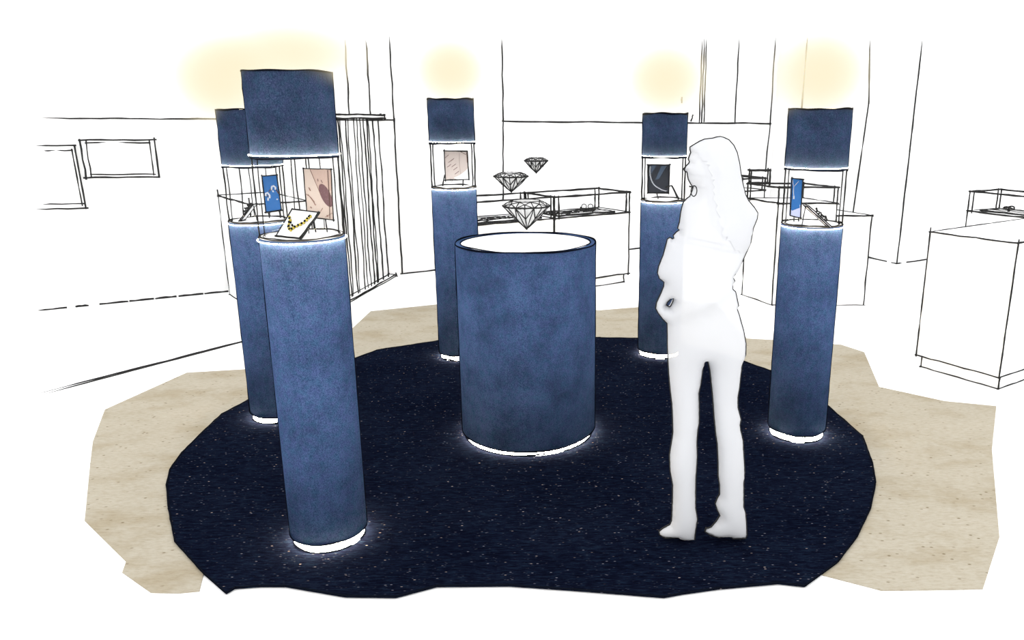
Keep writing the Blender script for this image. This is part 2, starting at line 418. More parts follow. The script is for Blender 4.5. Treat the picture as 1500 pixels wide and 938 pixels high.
# ------------------------------------------------------------------ central drum
DC = ground(775, 630, RZ); DR = 0.372; DZ = z_at(DC.y, 354.5)
t = thing('display_drum', (DC.x, DC.y, RZ), 'wide low denim drum with white round top in the middle of the carpet', 'display drum')
zp = RZ+0.032
b = MB(); b.lathe(DC, [(DR*0.955, RZ), (DR*0.955, zp)], n=96); b.ring(DC, DR*0.957, RZ+0.003, 1.7); b.build('plinth', [PLM, DARK], t)['label'] = 'glowing white plinth ring'
b = MB(); b.lathe(DC, [(DR, zp), (DR, DZ), (DR*0.925, DZ), (DR*0.925, zp)], n=128, closed=True)
for k in range(len(b.s)): b.s[k] = False
for k in range(128): b.s[k] = True
b.ring(DC, DR, zp, 1.8, n=120); b.ring(DC, DR, DZ+0.001, 1.8, n=120); b.ring(DC, DR*0.928, DZ+0.001, 1.3, n=120)
for x, y in tangents(DC, DR): b.ink((x, y, zp), (x, y, DZ), 2.0, 1, amp=0.5)
b.build('drum_wall', [DSHAFT, DARK], t)['label'] = 'denim covered drum wall with rim'
b = MB(); b.lathe(DC, [(DR*0.92, zp), (DR*0.92, DZ-0.004)], n=96); b.build('top', [WHITE], t)['label'] = 'flat white top'
# ------------------------------------------------------------------ floating diamonds
def diamond(px, y_table, y_culet, half, label, w):
    Y = DC.y + 0.02; top = at_y(px, y_table, Y); cul = at_y(px, y_culet, Y)
    R = half*depth(top)/F; Ht = top.z-cul.z; zg = top.z-0.20*Ht; x0, y0 = cul.x, Y
    def pt(r, a, z): return Vector((x0+r*math.cos(a), y0+r*math.sin(a), z))
    N = 8; a0 = math.pi/8
    tab = [pt(R*0.62, a0+2*math.pi*k/N, top.z-0.03*Ht) for k in range(N)]
    mid = [pt(R*0.83, a0+2*math.pi*(k+.5)/N, zg+0.10*Ht) for k in range(N)]
    gir = [pt(R, a0+2*math.pi*k/16, zg) for k in range(16)]
    low = [pt(R*0.55, a0+2*math.pi*(k+.5)/N, cul.z+0.40*Ht) for k in range(N)]
    fs = [tab]
    for k in range(N):
        j = (k+1) % N; g0, g1, g2 = gir[2*k], gir[(2*k+1) % 16], gir[(2*k+2) % 16]
        fs += [[tab[k], mid[k], tab[j]], [tab[k], g0, mid[k]], [tab[j], mid[k], g2], [mid[k], g0, g1], [mid[k], g1, g2]]
        fs += [[g0, low[k], g1], [g1, low[k], g2], [g0, cul, low[k]], [low[k], cul, g2]]
    mb = MB()
    for f in fs: mb.face(f)
    t = thing('diamond', (x0, y0, cul.z), label, 'diamond', 'diamonds floating over the drum')
    mb.build('stone', [CRYSTAL], t)
    e = MB(); done = set()
    for f in fs:
        for a, c in zip(f, f[1:]+f[:1]):
            k = tuple(sorted((tuple(round(v, 5) for v in a), tuple(round(v, 5) for v in c))))
            if k in done: continue
            done.add(k); e.ink(a, c, w*(1.5 if abs(a.z-zg) < 1e-5 and abs(c.z-zg) < 1e-5 else 1.0), 0.6, 0, amp=0.4)
    e.build('facet_edges', [INK], t)['label'] = 'dark facet edges'
diamond(771.5, 293, 336, 34.5, 'largest wireframe diamond, lowest, its tip just over the drum top', 1.45)
diamond(749, 252.5, 281.5, 25.0, 'middle sized wireframe diamond floating above and left of the largest', 1.3)
diamond(785.5, 231, 253.5, 17.0, 'smallest wireframe diamond, floating topmost', 1.2)

# ------------------------------------------------------------------ pictures and jewels in the cases
class Panel:
    def __init__(s, name, quad, Y, mat, label, cat, th=0.007, group=None, edge=1.6):
        s.q = [at_y(x, y, Y) for x, y in quad]; s.Y = Y
        lowp = min(s.q, key=lambda p: p.z)
        s.t = thing(name, (lowp.x, Y, lowp.z), label, cat, group)
        s.b = MB(); s.b.slab(s.q, (0, th, 0)); s.mats = [mat, INK]
        for i in range(4): s.b.ink(s.q[i], s.q[(i+1) % 4], edge, 2.0, amp=0.35)
    def uv(s, u, v, off=0.0008):
        a = s.q[0].lerp(s.q[1], u); b = s.q[3].lerp(s.q[2], u); p = a.lerp(b, v); return p - Vector((0, off, 0))
    def shape(s, pts, mat, off=0.0008):
        if mat not in s.mats: s.mats.append(mat)
        s.b.face([s.uv(u, v, off) for u, v in pts], s.mats.index(mat))
    def line(s, pts, mat, r):
        if mat not in s.mats: s.mats.append(mat)
        s.b.tube([s.uv(u, v, 0.0014) for u, v in pts], r, s.mats.index(mat), 5)
    def done(s, part, legs, zf):
        s.b.build(part, s.mats, s.t)
        for (x, y0, x1) in legs:
            l = MB(); a = at_y(x, y0, s.Y+0.004); q = at_y(x1, y0, s.Y+0.004)
            l.ink(a, (q.x, q.y, zf+0.002), 1.6, 0, 0, amp=0.3); l.build('leg', [INK], s.t)
PG = 'picture panels in the glass cases'
# A
c, zt, zh, zs, R = COLS['A']
p = Panel('picture_card', [(444, 247), (485, 248), (488.5, 322.5), (450, 318)], c.y+0.05, BLUSH, 'blush picture panel with a mauve oval inside the tallest front column', 'picture panel', group=PG)
p.shape([(0.24, 0.0), (1, 0.0), (1, 0.40), (0.62, 0.52)], PEACH, 0.0006)
el = [(0.76+0.225*math.cos(a)*1.0-0.09*math.sin(a)*-1, 0.52+0.22*math.sin(a)+0.05*math.cos(a)) for a in [2*math.pi*k/28 for k in range(28)]]
p.shape([(min(0.985, u), v) for u, v in el], MAUVE, 0.0010)
p.line([(0.24, 0.0), (0.42, 0.28), (0.58, 0.52)], ROSE, 0.0009)
p.line([(0.02, 0.52), (0.2, 0.58), (0.33, 0.68)], ROSE, 0.0009); p.line([(0.1, 0.52), (0.27, 0.66), (0.34, 0.72)], ROSE, 0.0009)
p.line([(0.5, 0.88), (0.62, 0.78)], ROSE, 0.0008); p.line([(0.7, 0.96), (0.97, 0.86)], ROSE, 0.0008)
for u, v in ((0.17, 0.40), (0.19, 0.43), (0.34, 0.72), (0.18, 0.79), (0.78, 0.93)): p.line([(u-0.02, v-0.015), (u+0.02, v+0.015)], ROSE, 0.0018)
p.line([(0.50, 0.20), (0.51, 0.25)], MAUVE, 0.0011); p.line([(0.62, 0.22), (0.64, 0.26), (0.67, 0.265)], MAUVE, 0.0011)
p.line([(0.88, 0.02), (0.89, 0.5), (0.87, 0.98)], BRONZE, 0.0014)
p.done('board', [(459, 320, 461), (477, 322, 478)], zs)
# tilted card with the gold necklace
BL, BR = ground(404.5, 345.5, zs+0.004), ground(440, 349.5, zs+0.004)
TL, TR = at_y(428, 306.5, BL.y+0.085), at_y(467.5, 311.5, BR.y+0.085)
nrm = (BR-BL).cross(TL-BL).normalized()
if nrm.y > 0: nrm = -nrm
t = thing('necklace_card', tuple((BL+BR)*0.5), 'tilted white display card propped in the tallest front column, holding the gold necklace', 'display card')
b = MB(); q = [BL, BR, TR, TL]; b.slab(q, -nrm*0.004)
for i, w in enumerate((2.2, 3.6, 1.9, 1.9)): b.ink(q[i], q[(i+1) % 4], w, 2.0, amp=0.4)
b.build('card', [WHITE, INK], t)
b = MB(); mid = TL.lerp(TR, 0.5); b.ink(mid-nrm*0.004, (mid.x, mid.y+0.015, zs+0.003), 1.4, 0, 0); b.build('prop', [INK], t)
path = [(425, 319), (426, 324), (424, 330), (424.5, 336), (427, 338.5), (431, 335), (436, 332.5), (441, 330), (446, 327.5), (450, 323.5), (453, 320.5), (455.5, 318)]
b = MB(); pts = [on_plane(x, y, BL, nrm)+nrm*0.004 for x, y in path]; b.tube(pts, 0.0022, 0)
for i, pp in enumerate(pts):
    b.ball(pp, 0.0062 if i % 2 else 0.0052, 0, 8, 6)
    qn = pts[min(i+1, len(pts)-1)]; b.ball(pp.lerp(qn, 0.5)+nrm*0.003, 0.0046, 1, 8, 6)
for x, y in ((429, 331), (430, 334), (423, 333), (427, 327)):
    b.ball(on_plane(x, y, BL, nrm)+nrm*0.004, 0.0042, 1, 8, 6)
b.ball(on_plane(429.5, 327.5, BL, nrm)+nrm*0.004, 0.004, 2, 8, 6)
tag(b.build('necklace', [GOLD, BLACK, SILVER]), 'chunky gold and black bead necklace lying on the tilted white card', 'necklace')
# B
c, zt, zh, zs, R = COLS['B']
p = Panel('picture_card', [(383.5, 258), (405.5, 256.5), (412.5, 308.5), (389.5, 311.5)], c.y+0.06, SKY, 'bright blue picture panel of silver earrings in the half hidden left column', 'picture panel', group=PG)
p.line([(0.02, 0.02), (0.02, 0.98), (0.98, 0.98)], BLACK, 0.0026)
for pts in ([(0.55, 0.40), (0.58, 0.31), (0.70, 0.29), (0.82, 0.34), (0.80, 0.40)], [(0.12, 0.55), (0.14, 0.48), (0.26, 0.46), (0.38, 0.54), (0.36, 0.62)]):
    p.line(pts, SILVER, 0.0052)
for pts in ([(0.60, 0.42), (0.66, 0.46)], [(0.26, 0.60), (0.24, 0.68)], [(0.80, 0.66), (0.86, 0.68)]): p.line(pts, SILVER, 0.0045)
for pts in ([(0.36, 0.44), (0.52, 0.36), (0.62, 0.38)], [(0.80, 0.36), (0.96, 0.52)], [(0.2, 0.54), (0.28, 0.56)]): p.line(pts, BRONZE, 0.0030)
p.done('board', [(393, 311, 394), (409, 309, 410)], zs)
def easel(name, a, b_, tilt, zs, label, scrib, cat, wid=4.0):
    A = ground(a[0], a[1], zs+0.003); B = at_y(b_[0], b_[1], A.y+tilt)
    t = thing(name, tuple(A), label, cat)
    s = Vector((0.0, 0.030, 0)); off = Vector((0.010, 0, 0.002))
    q = [A-s, A+s, B+s, B-s]; mb = MB(); mb.slab(q, off)
    for i in range(4): mb.ink(q[i], q[(i+1) % 4], 1.6, 1.0, amp=0.3)
    for i in range(4): mb.ink(q[i]+off, q[(i+1) % 4]+off, 1.6, 1.0, amp=0.3)
    mb.build('board', [WHITE, INK], t)
    mb = MB(); mb.ink(B, (B.x+(0.012 if B.x > A.x else -0.012), B.y, zs+0.002), 1.4, 0, 0, amp=0.3); mb.build('prop', [INK], t)
    return A, B
A_, B_ = easel('jewellery_easel', (353.5, 323), (371, 299.5), 0.0, zs, 'tilted white easel board with dark jewellery in the half hidden left column', None, 'easel board')
b = MB(); prev = None; pts = []
for k in range(9):
    t_ = k/8; pp = A_.lerp(B_, 0.45+0.55*t_)+Vector((-0.002, -0.034, 0.008+0.006*math.sin(k*2.1))); pts.append(pp)
b.tube(pts, 0.0035, 0); b.tube([pts[-1], pts[-1]+Vector((0.05, 0, 0.004)), pts[-1]+Vector((0.052, 0, -0.006))], 0.003, 0)
for k, pp in enumerate(pts): b.ball(pp+Vector((0.006*math.sin(k*1.7), 0, 0.006*math.cos(k*2.3))), 0.0055, 0, 8, 6)
tag(b.build('necklace', [INK]), 'dark necklace draped along the tilted easel board in the left column', 'necklace')
# C
c, zt, zh, zs, R = COLS['C']
p = Panel('picture_card', [(650.5, 221), (684.5, 221.5), (687, 263), (652.5, 264)], c.y+0.03, PALE, 'pale blush picture panel with grey hatching in the column left of the drum', 'picture panel', group=PG)
p.shape([(1, 0.58), (1, 1), (0.52, 1), (0.36, 0.93), (0.62, 0.84), (0.86, 0.70)], WHITE)
for u, v in ((0.16, 0.40), (0.24, 0.36), (0.10, 0.56), (0.30, 0.55), (0.36, 0.66), (0.42, 0.80), (0.02, 0.24)): p.line([(u, v), (u+0.17, v-0.10)], HATCH, 0.0022)
p.line([(0.66, 0.06), (0.63, 0.4), (0.66, 0.8)], HATCH, 0.0008); p.line([(0.98, 0.05), (0.985, 0.40)], BRONZE, 0.0042); p.line([(0.7, 0.02), (0.93, 0.12)], BRONZE, 0.0016)
p.line([(0.2, 1.0), (0.22, 1.05), (0.27, 1.06), (0.30, 1.0)], BRONZE, 0.0016)
p.done('board', [(678.5, 263.5, 677.5), (651.5, 256, 647.5)], zs)
# D
c, zt, zh, zs, R = COLS['D']
p = Panel('picture_card', [(949, 241.5), (981, 241.5), (979.5, 283), (949, 283)], c.y+0.03, CHAR, 'charcoal picture panel of a silver chain in the column behind the person', 'picture panel', group=PG)
for pts in ([(0.16, 0.02), (0.40, 0.02), (0.15, 0.32)], [(0.62, 0.04), (0.86, 0.04), (0.52, 0.50), (0.36, 0.52)]): p.shape(pts, SHEEN)
ch = [(0.12, 0.06), (0.10, 0.2), (0.11, 0.36), (0.16, 0.52), (0.25, 0.66), (0.38, 0.76), (0.52, 0.82), (0.66, 0.88), (0.80, 0.91), (0.94, 0.93)]
for ph in (0, 1):
    p.line([(u+0.032*math.sin(i*1.9+ph*3.14)*0.9, v+0.018*math.cos(i*1.9+ph*3.14)) for i, (u, v) in enumerate([(ch[j//3][0]+(ch[j//3+1][0]-ch[j//3][0])*(j % 3)/3, ch[j//3][1]+(ch[j//3+1][1]-ch[j//3][1])*(j % 3)/3) for j in range(27)])], SILVER, 0.0016)
p.line([(0.02, 0.02), (0.02, 0.98), (0.98, 0.98)], BLACK, 0.003)
p.done('board', [(962, 283, 964.5)], zs)
t_ = ground(994, 292, zs+0.002); u_ = at_y(984, 272, t_.y)
th = thing('easel_strut', tuple(t_), 'slim dark easel strut leaning beside the charcoal chain panel', 'easel strut')
b = MB(); b.ink(u_, t_, 2.4, 0, 0, amp=0.3); b.ink(u_, at_y(975, 275, t_.y), 1.8, 0, 0, amp=0.3); b.build('strut', [INK], th)
# E
c, zt, zh, zs, R = COLS['E']
p = Panel('picture_card', [(1160, 261), (1176, 263), (1172.5, 319.5), (1157.5, 316)], c.y+0.05, SKY, 'narrow blue picture panel of a silver pendant in the right column', 'picture panel', th=0.02, group=PG)
p.shape([(0.02, 0.82), (0.14, 0.86), (1, 0.72), (1, 1), (0, 1)], LAV)
p.line([(0.08, 0.05), (0.10, 0.12), (0.20, 0.22), (0.36, 0.16), (0.62, 0.06)], SILVER, 0.0014); p.line([(0.20, 0.22), (0.19, 0.36), (0.24, 0.44), (0.25, 0.52)], SILVER, 0.0018); p.line([(0.24, 0.46), (0.25, 0.54)], SILVER, 0.004)
p.line([(0.86, 0.66), (0.9, 0.74)], SILVER, 0.0014); p.line([(1.0, 0.02), (1.0, 0.98)], INK, 0.003)
p.done('board', [(1163, 317, 1163.5), (1170, 319, 1170.5)], zs)
A_, B_ = easel('jewellery_easel', (1213, 332), (1180, 302), 0.0, zs, 'tilted white easel board leaning beside the narrow blue panel in the right column', None, 'easel board')
b = MB(); pts = []
for k in range(15):
    t_ = k/14; pts.append(B_.lerp(A_, 0.22+0.5*t_)+Vector((0.020+0.006*math.sin(k*2.6), -0.030, 0.006+0.007*math.cos(k*2.6))))
b.tube(pts, 0.0040, 0)
for k in range(0, 15, 2): b.ball(pts[k], 0.0058, 0, 8, 6)
tag(b.build('bracelet', [INK]), 'dark bracelet lying along the tilted board in the right column', 'bracelet')

# ------------------------------------------------------------------ shop counters
def v2(p): return Vector((p.x, p.y, 0))
def counter(fp, z_kick, z_case, z_top, inset, label, glass=True, group='white showcase counters along the walls', w=1.9, post=0.0, top_line=True):
    fp = [v2(Vector((p[0], p[1], 0))) for p in fp]; cen = sum(fp, Vector((0, 0, 0)))/len(fp)
    t = thing('display_counter', (cen.x, cen.y, 0), label, 'display counter', group)
    if z_kick > 0:
        k = [p + (cen-p).normalized()*inset for p in fp]
        b = MB(); b.prism([(p.x, p.y) for p in k], 0, z_kick); b.box_ink(k, 0.003, z_kick, w); b.build('toe_kick', [WHITE, INK], t)
    b = MB(); b.prism([(p.x, p.y) for p in fp], z_kick, z_case)
    n = len(fp)
    for i in range(n):
        a, c2 = fp[i], fp[(i+1) % n]
        b.ink((a.x, a.y, z_kick), (c2.x, c2.y, z_kick), w); b.ink((a.x, a.y, z_kick), (a.x, a.y, z_case if glass else z_top), w)
        if not glass: b.ink((a.x, a.y, z_case), (c2.x, c2.y, z_case), w, dbl=1)
    b.build('body', [WHITE, INK], t)
    if glass:
        b = MB(); g = [p + (cen-p).normalized()*0.012 for p in fp]
        for i in range(n):
            a, c2 = g[i], g[(i+1) % n]; nn = Vector(((c2-a).y, -(c2-a).x, 0)).normalized()*0.006
            b.slab([(a.x, a.y, z_case), (c2.x, c2.y, z_case), (c2.x, c2.y, z_top), (a.x, a.y, z_top)], nn)
        b.prism([(p.x, p.y) for p in g], z_top, z_top+0.006)
        b.build('glass_case', [GLASS], t)['label'] = 'clear glass showcase'
        b = MB()
        for i in range(n):
            a, c2 = fp[i], fp[(i+1) % n]
            b.ink((a.x, a.y, z_top+0.003), (c2.x, c2.y, z_top+0.003), w+0.2, dbl=1, mi=0); b.ink((a.x, a.y, z_case), (c2.x, c2.y, z_case), w, dbl=1, mi=0)
            b.ink((a.x, a.y, z_case), (a.x, a.y, z_top), w, dbl=1, mi=0)
            d = (c2-a).normalized()
            a2 = a + d*0.05; b.ink((a2.x, a2.y, z_case), (a2.x, a2.y, z_top), w*0.9, mi=0, dbl=1)
        b.build('case_frame', [INK], t)['label'] = 'dark thin case edges'
    return t
CG = 'white showcase counters along the walls'
# two showcase units behind the drum
Rf = ground(918, 414); ZT = z_at(Rf.y, 282)
Lf = ground(697, 297, ZT); fdir = v2(Lf-Rf).normalized(); back = ground(885, 276.5, ZT); bdir = Vector((-fdir.y, fdir.x, 0))
if bdir.y < 0: bdir = -bdir
Rf = v2(Rf) - fdir*0.02
pl = vplane(Rf, Rf+fdir)
def along(px, py): q = on_plane(px, py, *pl); return v2(q)
M1 = along(812, 290); L2 = M1 + (M1-Rf)*1.05
ZC = z_at(Rf.y, 311)
dep = 0.55
counter([M1, Rf, Rf+bdir*dep, M1+bdir*dep], 0.10, ZC, ZT, 0.05, 'white glass topped showcase counter behind the drum, right unit of the pair')
counter([L2, M1+fdir*0.01, M1+fdir*0.01+bdir*dep, L2+bdir*dep], 0.10, ZC, ZT, 0.05, 'white glass topped showcase counter behind the drum, left unit of the pair')
def jewels(o0, o1, z, n, label, back, cnt=[0]):
    # a low tray and loose bracelets laid on it
    tr = thing('jewellery_tray', tuple(Vector(((o0.x+o1.x)/2, (o0.y+o1.y)/2, z))), label, 'jewellery tray', 'jewellery trays in the showcases')
    b = MB(); q = [o0, o1, o1+back*0.30, o0+back*0.30]; b.prism([(p.x, p.y) for p in q], z+0.001, z+0.012)
    for i in range(4): b.ink((q[i].x, q[i].y, z+0.012), (q[(i+1) % 4].x, q[(i+1) % 4].y, z+0.012), 2.0, dbl=1)
    for s_ in (0.12, 0.2): b.ink((o0+back*s_)+Vector((0, 0, z+0.013)), (o1+back*s_)+Vector((0, 0, z+0.013)), 1.4)
    b.build('tray', [WHITE, INK], tr)
for (a, c2, lab, n, w0) in ((M1-fdir*0.10, Rf+fdir*0.16, 'flat white jewellery tray inside the right showcase unit behind the drum', 6, 'right'),
                            (L2-fdir*0.10, M1+fdir*0.12, 'flat white jewellery tray inside the left showcase unit behind the drum', 7, 'left')):
    A0 = a + bdir*0.06; A1 = c2 + bdir*0.06
    jewels(A0, A1, ZC, n, lab, bdir)
    for k in range(n):
        u = (k+0.6)/(n+0.2)*0.72; cpt = A0.lerp(A1, u) + bdir*random.uniform(0.08, 0.20); rr = random.uniform(0.030, 0.048)
        b = MB(); pts = []
        for j in range(18):
            an = 2*math.pi*j/18; pts.append(Vector((cpt.x+rr*1.25*math.cos(an), cpt.y+rr*math.sin(an), ZC+0.021+0.006*math.sin(an*3+k))))
        b.tube(pts, 0.0055, 0, 6, True)
        for j in range(0, 18, 3): b.ball(pts[j], 0.009, 0, 6, 5)
        tag(b.build('bracelet', [INK]), 'dark bracelet lying on the tray in the %s showcase unit behind the drum' % w0, 'bracelet', 'bracelets in the %s showcase unit' % w0)
cp = Rf + fdir*0.35 + bdir*0.28
t = thing('watch_stand', (cp.x, cp.y, ZC+0.012), 'small dark watch stand on the tray at the right end of the showcase', 'watch stand')
b = MB(); b.prism([(cp.x-0.07, cp.y-0.03), (cp.x+0.07, cp.y-0.03), (cp.x+0.07, cp.y+0.03), (cp.x-0.07, cp.y+0.03)], ZC+0.012, ZC+0.03); b.box_ink([Vector((cp.x+sx*0.07, cp.y+sy*0.03, 0)) for sx, sy in ((-1, -1), (1, -1), (1, 1), (-1, 1))], ZC+0.013, ZC+0.03, 2.0); b.build('base', [WHITE, INK], t)
b = MB()
for s_ in (-0.035, 0.035):
    b.tube([Vector((cp.x+s_+0.026*math.cos(2*math.pi*j/14), cp.y-0.01+0.01*math.sin(2*math.pi*j/14), ZC+0.058+0.026*math.sin(2*math.pi*j/14))) for j in range(14)], 0.005, 0, 6, True)
b.build('cuff', [INK], t)
# right counter pair behind the right column
c0 = ground(1131, 448); lb = ground(1087, 432); rr_ = ground(1264, 447); zt2 = z_at(c0.y, 298)
Y2 = (c0.y+rr_.y)/2; c0 = Vector((c0.x, Y2, 0)); rr_ = Vector((rr_.x, Y2, 0)); mid = c0.lerp(rr_, 0.62); bk = v2(lb)-c0
counter([c0, mid, mid+bk, c0+bk], 0.0, zt2, zt2+0.14, 0.0, 'white corner counter with low glass case between the person and the right column', glass=True)
zt3 = z_at(Y2, 316)
counter([mid+Vector((0.005, 0, 0)), rr_, rr_+bk, mid+bk+Vector((0.005, 0, 0))], 0.0, zt3, zt3, 0.0, 'lower plain white counter showing right of the right column', glass=False)
# small glass box above it, against the back wall
g0 = on_plane(1096, 279, c0+bk*1.05, Vector((0, 1, 0))); g1 = on_plane(1123, 279, c0+bk*1.05, Vector((0, 1, 0))); zb = zt2+0.15
t = thing('glass_box', (g0.x, g0.y, zb), 'small clear glass box standing on the corner counter beside the person', 'glass box')
gq = [Vector((g0.x, g0.y-0.10, 0)), Vector((g1.x, g0.y-0.10, 0)), Vector((g1.x, g0.y-0.01, 0)), Vector((g0.x, g0.y-0.01, 0))]
ztop = z_at(g0.y-0.1, 250)
b = MB(); b.prism([(q.x, q.y) for q in gq], zb, ztop); b.build('box', [GLASS], t)
b = MB()
for i in range(4):
    a, c2 = gq[i], gq[(i+1) % 4]
    for z in (zb, ztop): b.ink((a.x, a.y, z), (c2.x, c2.y, z), 2.2, mi=0, dbl=1)
    b.ink((a.x, a.y, zb), (a.x, a.y, ztop), 2.0, mi=0, dbl=1)
b.build('box_edges', [INK], t)
# counter against the back wall, behind the person
b0 = ground(1040, 364); b1 = ground(1078, 372); dv = v2(b0-b1).normalized(); b0 = v2(b1)+dv*1.75
pb = Vector((-dv.y, dv.x, 0)); pb = pb if pb.y > 0 else -pb
counter([b0, v2(b1), v2(b1)+pb*0.45, b0+pb*0.45], 0.09, z_at(b1.y, 281), z_at(b1.y, 263), 0.04, 'white showcase counter against the back wall, seen behind the standing person')
# counters at the right edge
k0, k1, k2 = ground(1348, 538), ground(1462, 571), ground(1500, 557)
e1 = v2(k0-k1); e2 = v2(k2-k1).normalized()*1.5
cc = v2(k1) ; fp = [cc+e1, cc, cc+e2, cc+e1+e2]
fp = [p + (p-(cc+e1*0.5+e2*0.5)).normalized()*0.045 for p in fp]
zt4 = z_at(fp[1].y, 352)
counter(fp, 0.095, zt4-0.02, zt4, 0.05, 'big plain white counter at the right edge, nearest the camera', glass=False)
z5 = 0.99; q0 = ground(1421, 281, z5); q1 = ground(1530, 291, z5)
d5 = v2(q1-q0); p5 = Vector((-d5.y, d5.x, 0)).normalized(); p5 = p5 if p5.y > 0 else -p5
A5 = v2(q0); zc5 = z_at(A5.y, 309)
counter([A5, A5+d5*1.4, A5+d5*1.4+p5*0.5, A5+p5*0.5], 0.1, zc5, z5, 0.05, 'white glass topped showcase counter behind the big plain one at the right edge')
jewels(A5+d5*0.12+p5*0.08, A5+d5*1.2+p5*0.08, zc5, 3, 'flat white jewellery tray inside the showcase at the right edge', p5)
jp = on_plane(1478, 305, A5+p5*0.2, Vector((p5.x, p5.y, 0)))
t = thing('jewellery_stand', (jp.x, jp.y, zc5+0.012), 'small dark jewellery stand on the tray in the right edge showcase', 'jewellery stand')
b = MB(); b.tube([Vector((jp.x, jp.y, zc5+0.012)), Vector((jp.x, jp.y, zc5+0.06))], 0.012, 0, 8); b.build('post', [INK], t)
b = MB(); b.tube([Vector((jp.x+0.055*math.cos(2*math.pi*j/16), jp.y+0.03*math.sin(2*math.pi*j/16), zc5+0.055+0.012*math.sin(2*math.pi*j/8))) for j in range(16)], 0.008, 0, 6, True); b.build('ring', [INK], t)
# counter by the left wall, behind the bar screen
l0 = ground(337, 432); l1 = ground(352, 441.5); ld = v2(l1-l0).normalized(); lp = Vector((-ld.y, ld.x, 0)); lp = lp if lp.y > 0 else -lp
lzt = z_at(l0.y, 279)
counter([v2(l0), v2(l0)+ld*1.05, v2(l0)+ld*1.05+lp*0.5, v2(l0)+lp*0.5], 0.0, lzt-0.05, lzt, 0.0, 'plain white counter at the left wall behind the half hidden column', glass=False)

# ------------------------------------------------------------------ slim bar screen on the left
S2 = ground(575, 405); S1 = ground(512, 440); sd = v2(S1-S2).normalized(); pl = vplane(v2(S2), v2(S2)+sd)
zr = z_at(S2.y, 173.5)
S0 = on_plane(345, 240, *pl); SB = v2(S0)-Vector((0, 0, 0))
t = thing('bar_screen', (v2(S2).x, v2(S2).y, 0), 'open screen of slim dark vertical bars behind the tallest front column', 'screen')
E0 = v2(S2)
b = MB(); sn = Vector((-sd.y, sd.x, 0))*0.02
q = [SB+sn, E0+sn, E0-sn, SB-sn]; b.prism([(p.x, p.y) for p in q], zr, zr+0.035); b.box_ink(q, zr, zr+0.035, 2.2, 0); b.build('top_rail', [WHITE, INK], t)
b = MB(); q = [SB+sn*2, E0+sn*2, E0-sn*2, SB-sn*2]; b.prism([(p.x, p.y) for p in q], 0, 0.02); b.box_ink(q, 0.002, 0.02, 1.8, 0); b.build('bottom_rail', [WHITE, INK], t)
for x in (349, 364, 388, 403, 426, 432, 449, 452, 468, 496.5, 500, 503, 510.5, 513.5, 522, 526.5, 531, 536.5, 541, 543, 550, 558):
    p = v2(on_plane(x, 240, *pl)); b = MB(); b.ink((p.x, p.y, 0.02), (p.x, p.y, zr), random.choice((1.3, 1.5, 1.8)), 0, 0, amp=1.0); b.build('bar', [INK], t)

# ------------------------------------------------------------------ pictures on the left wall
plw = vplane(LW, K); ow = outward(LW, K)
def frame(quad, label, cut=False):
    q = [on_plane(x, y, *plw) for x, y in quad]; cen = sum(q, Vector((0, 0, 0)))/4
    t = thing('wall_picture', tuple(sum(q[2:], Vector((0, 0, 0)))/2), label, 'picture frame', 'picture frames on the left wall')
    b = MB(); b.slab(q, -ow*0.02)
    b.build('canvas', [WHITE, INK], t)
    b = MB(); f = [p-ow*0.022 for p in q]; g = [p + (cen-p).normalized()*0.05 for p in f]
    for i in range(4):
        if cut and i == 3: continue
        kw = dict(fade0=cut and i == 0, fade1=cut and i == 2)
        b.ink(f[i], f[(i+1) % 4], 2.1, 3, 0, amp=0.8, **kw); b.ink(g[i], g[(i+1) % 4], 1.7, 3, 0, amp=0.9, **kw)
    b.build('border', [INK], t)
frame([(117, 205), (226, 205), (233, 259), (126, 260)], 'small empty white picture frame on the left wall, nearer the columns')
frame([(52, 213.5), (109, 213), (126, 305), (52, 306)], 'open sided empty white picture frame on the left wall, farther from the columns', True)

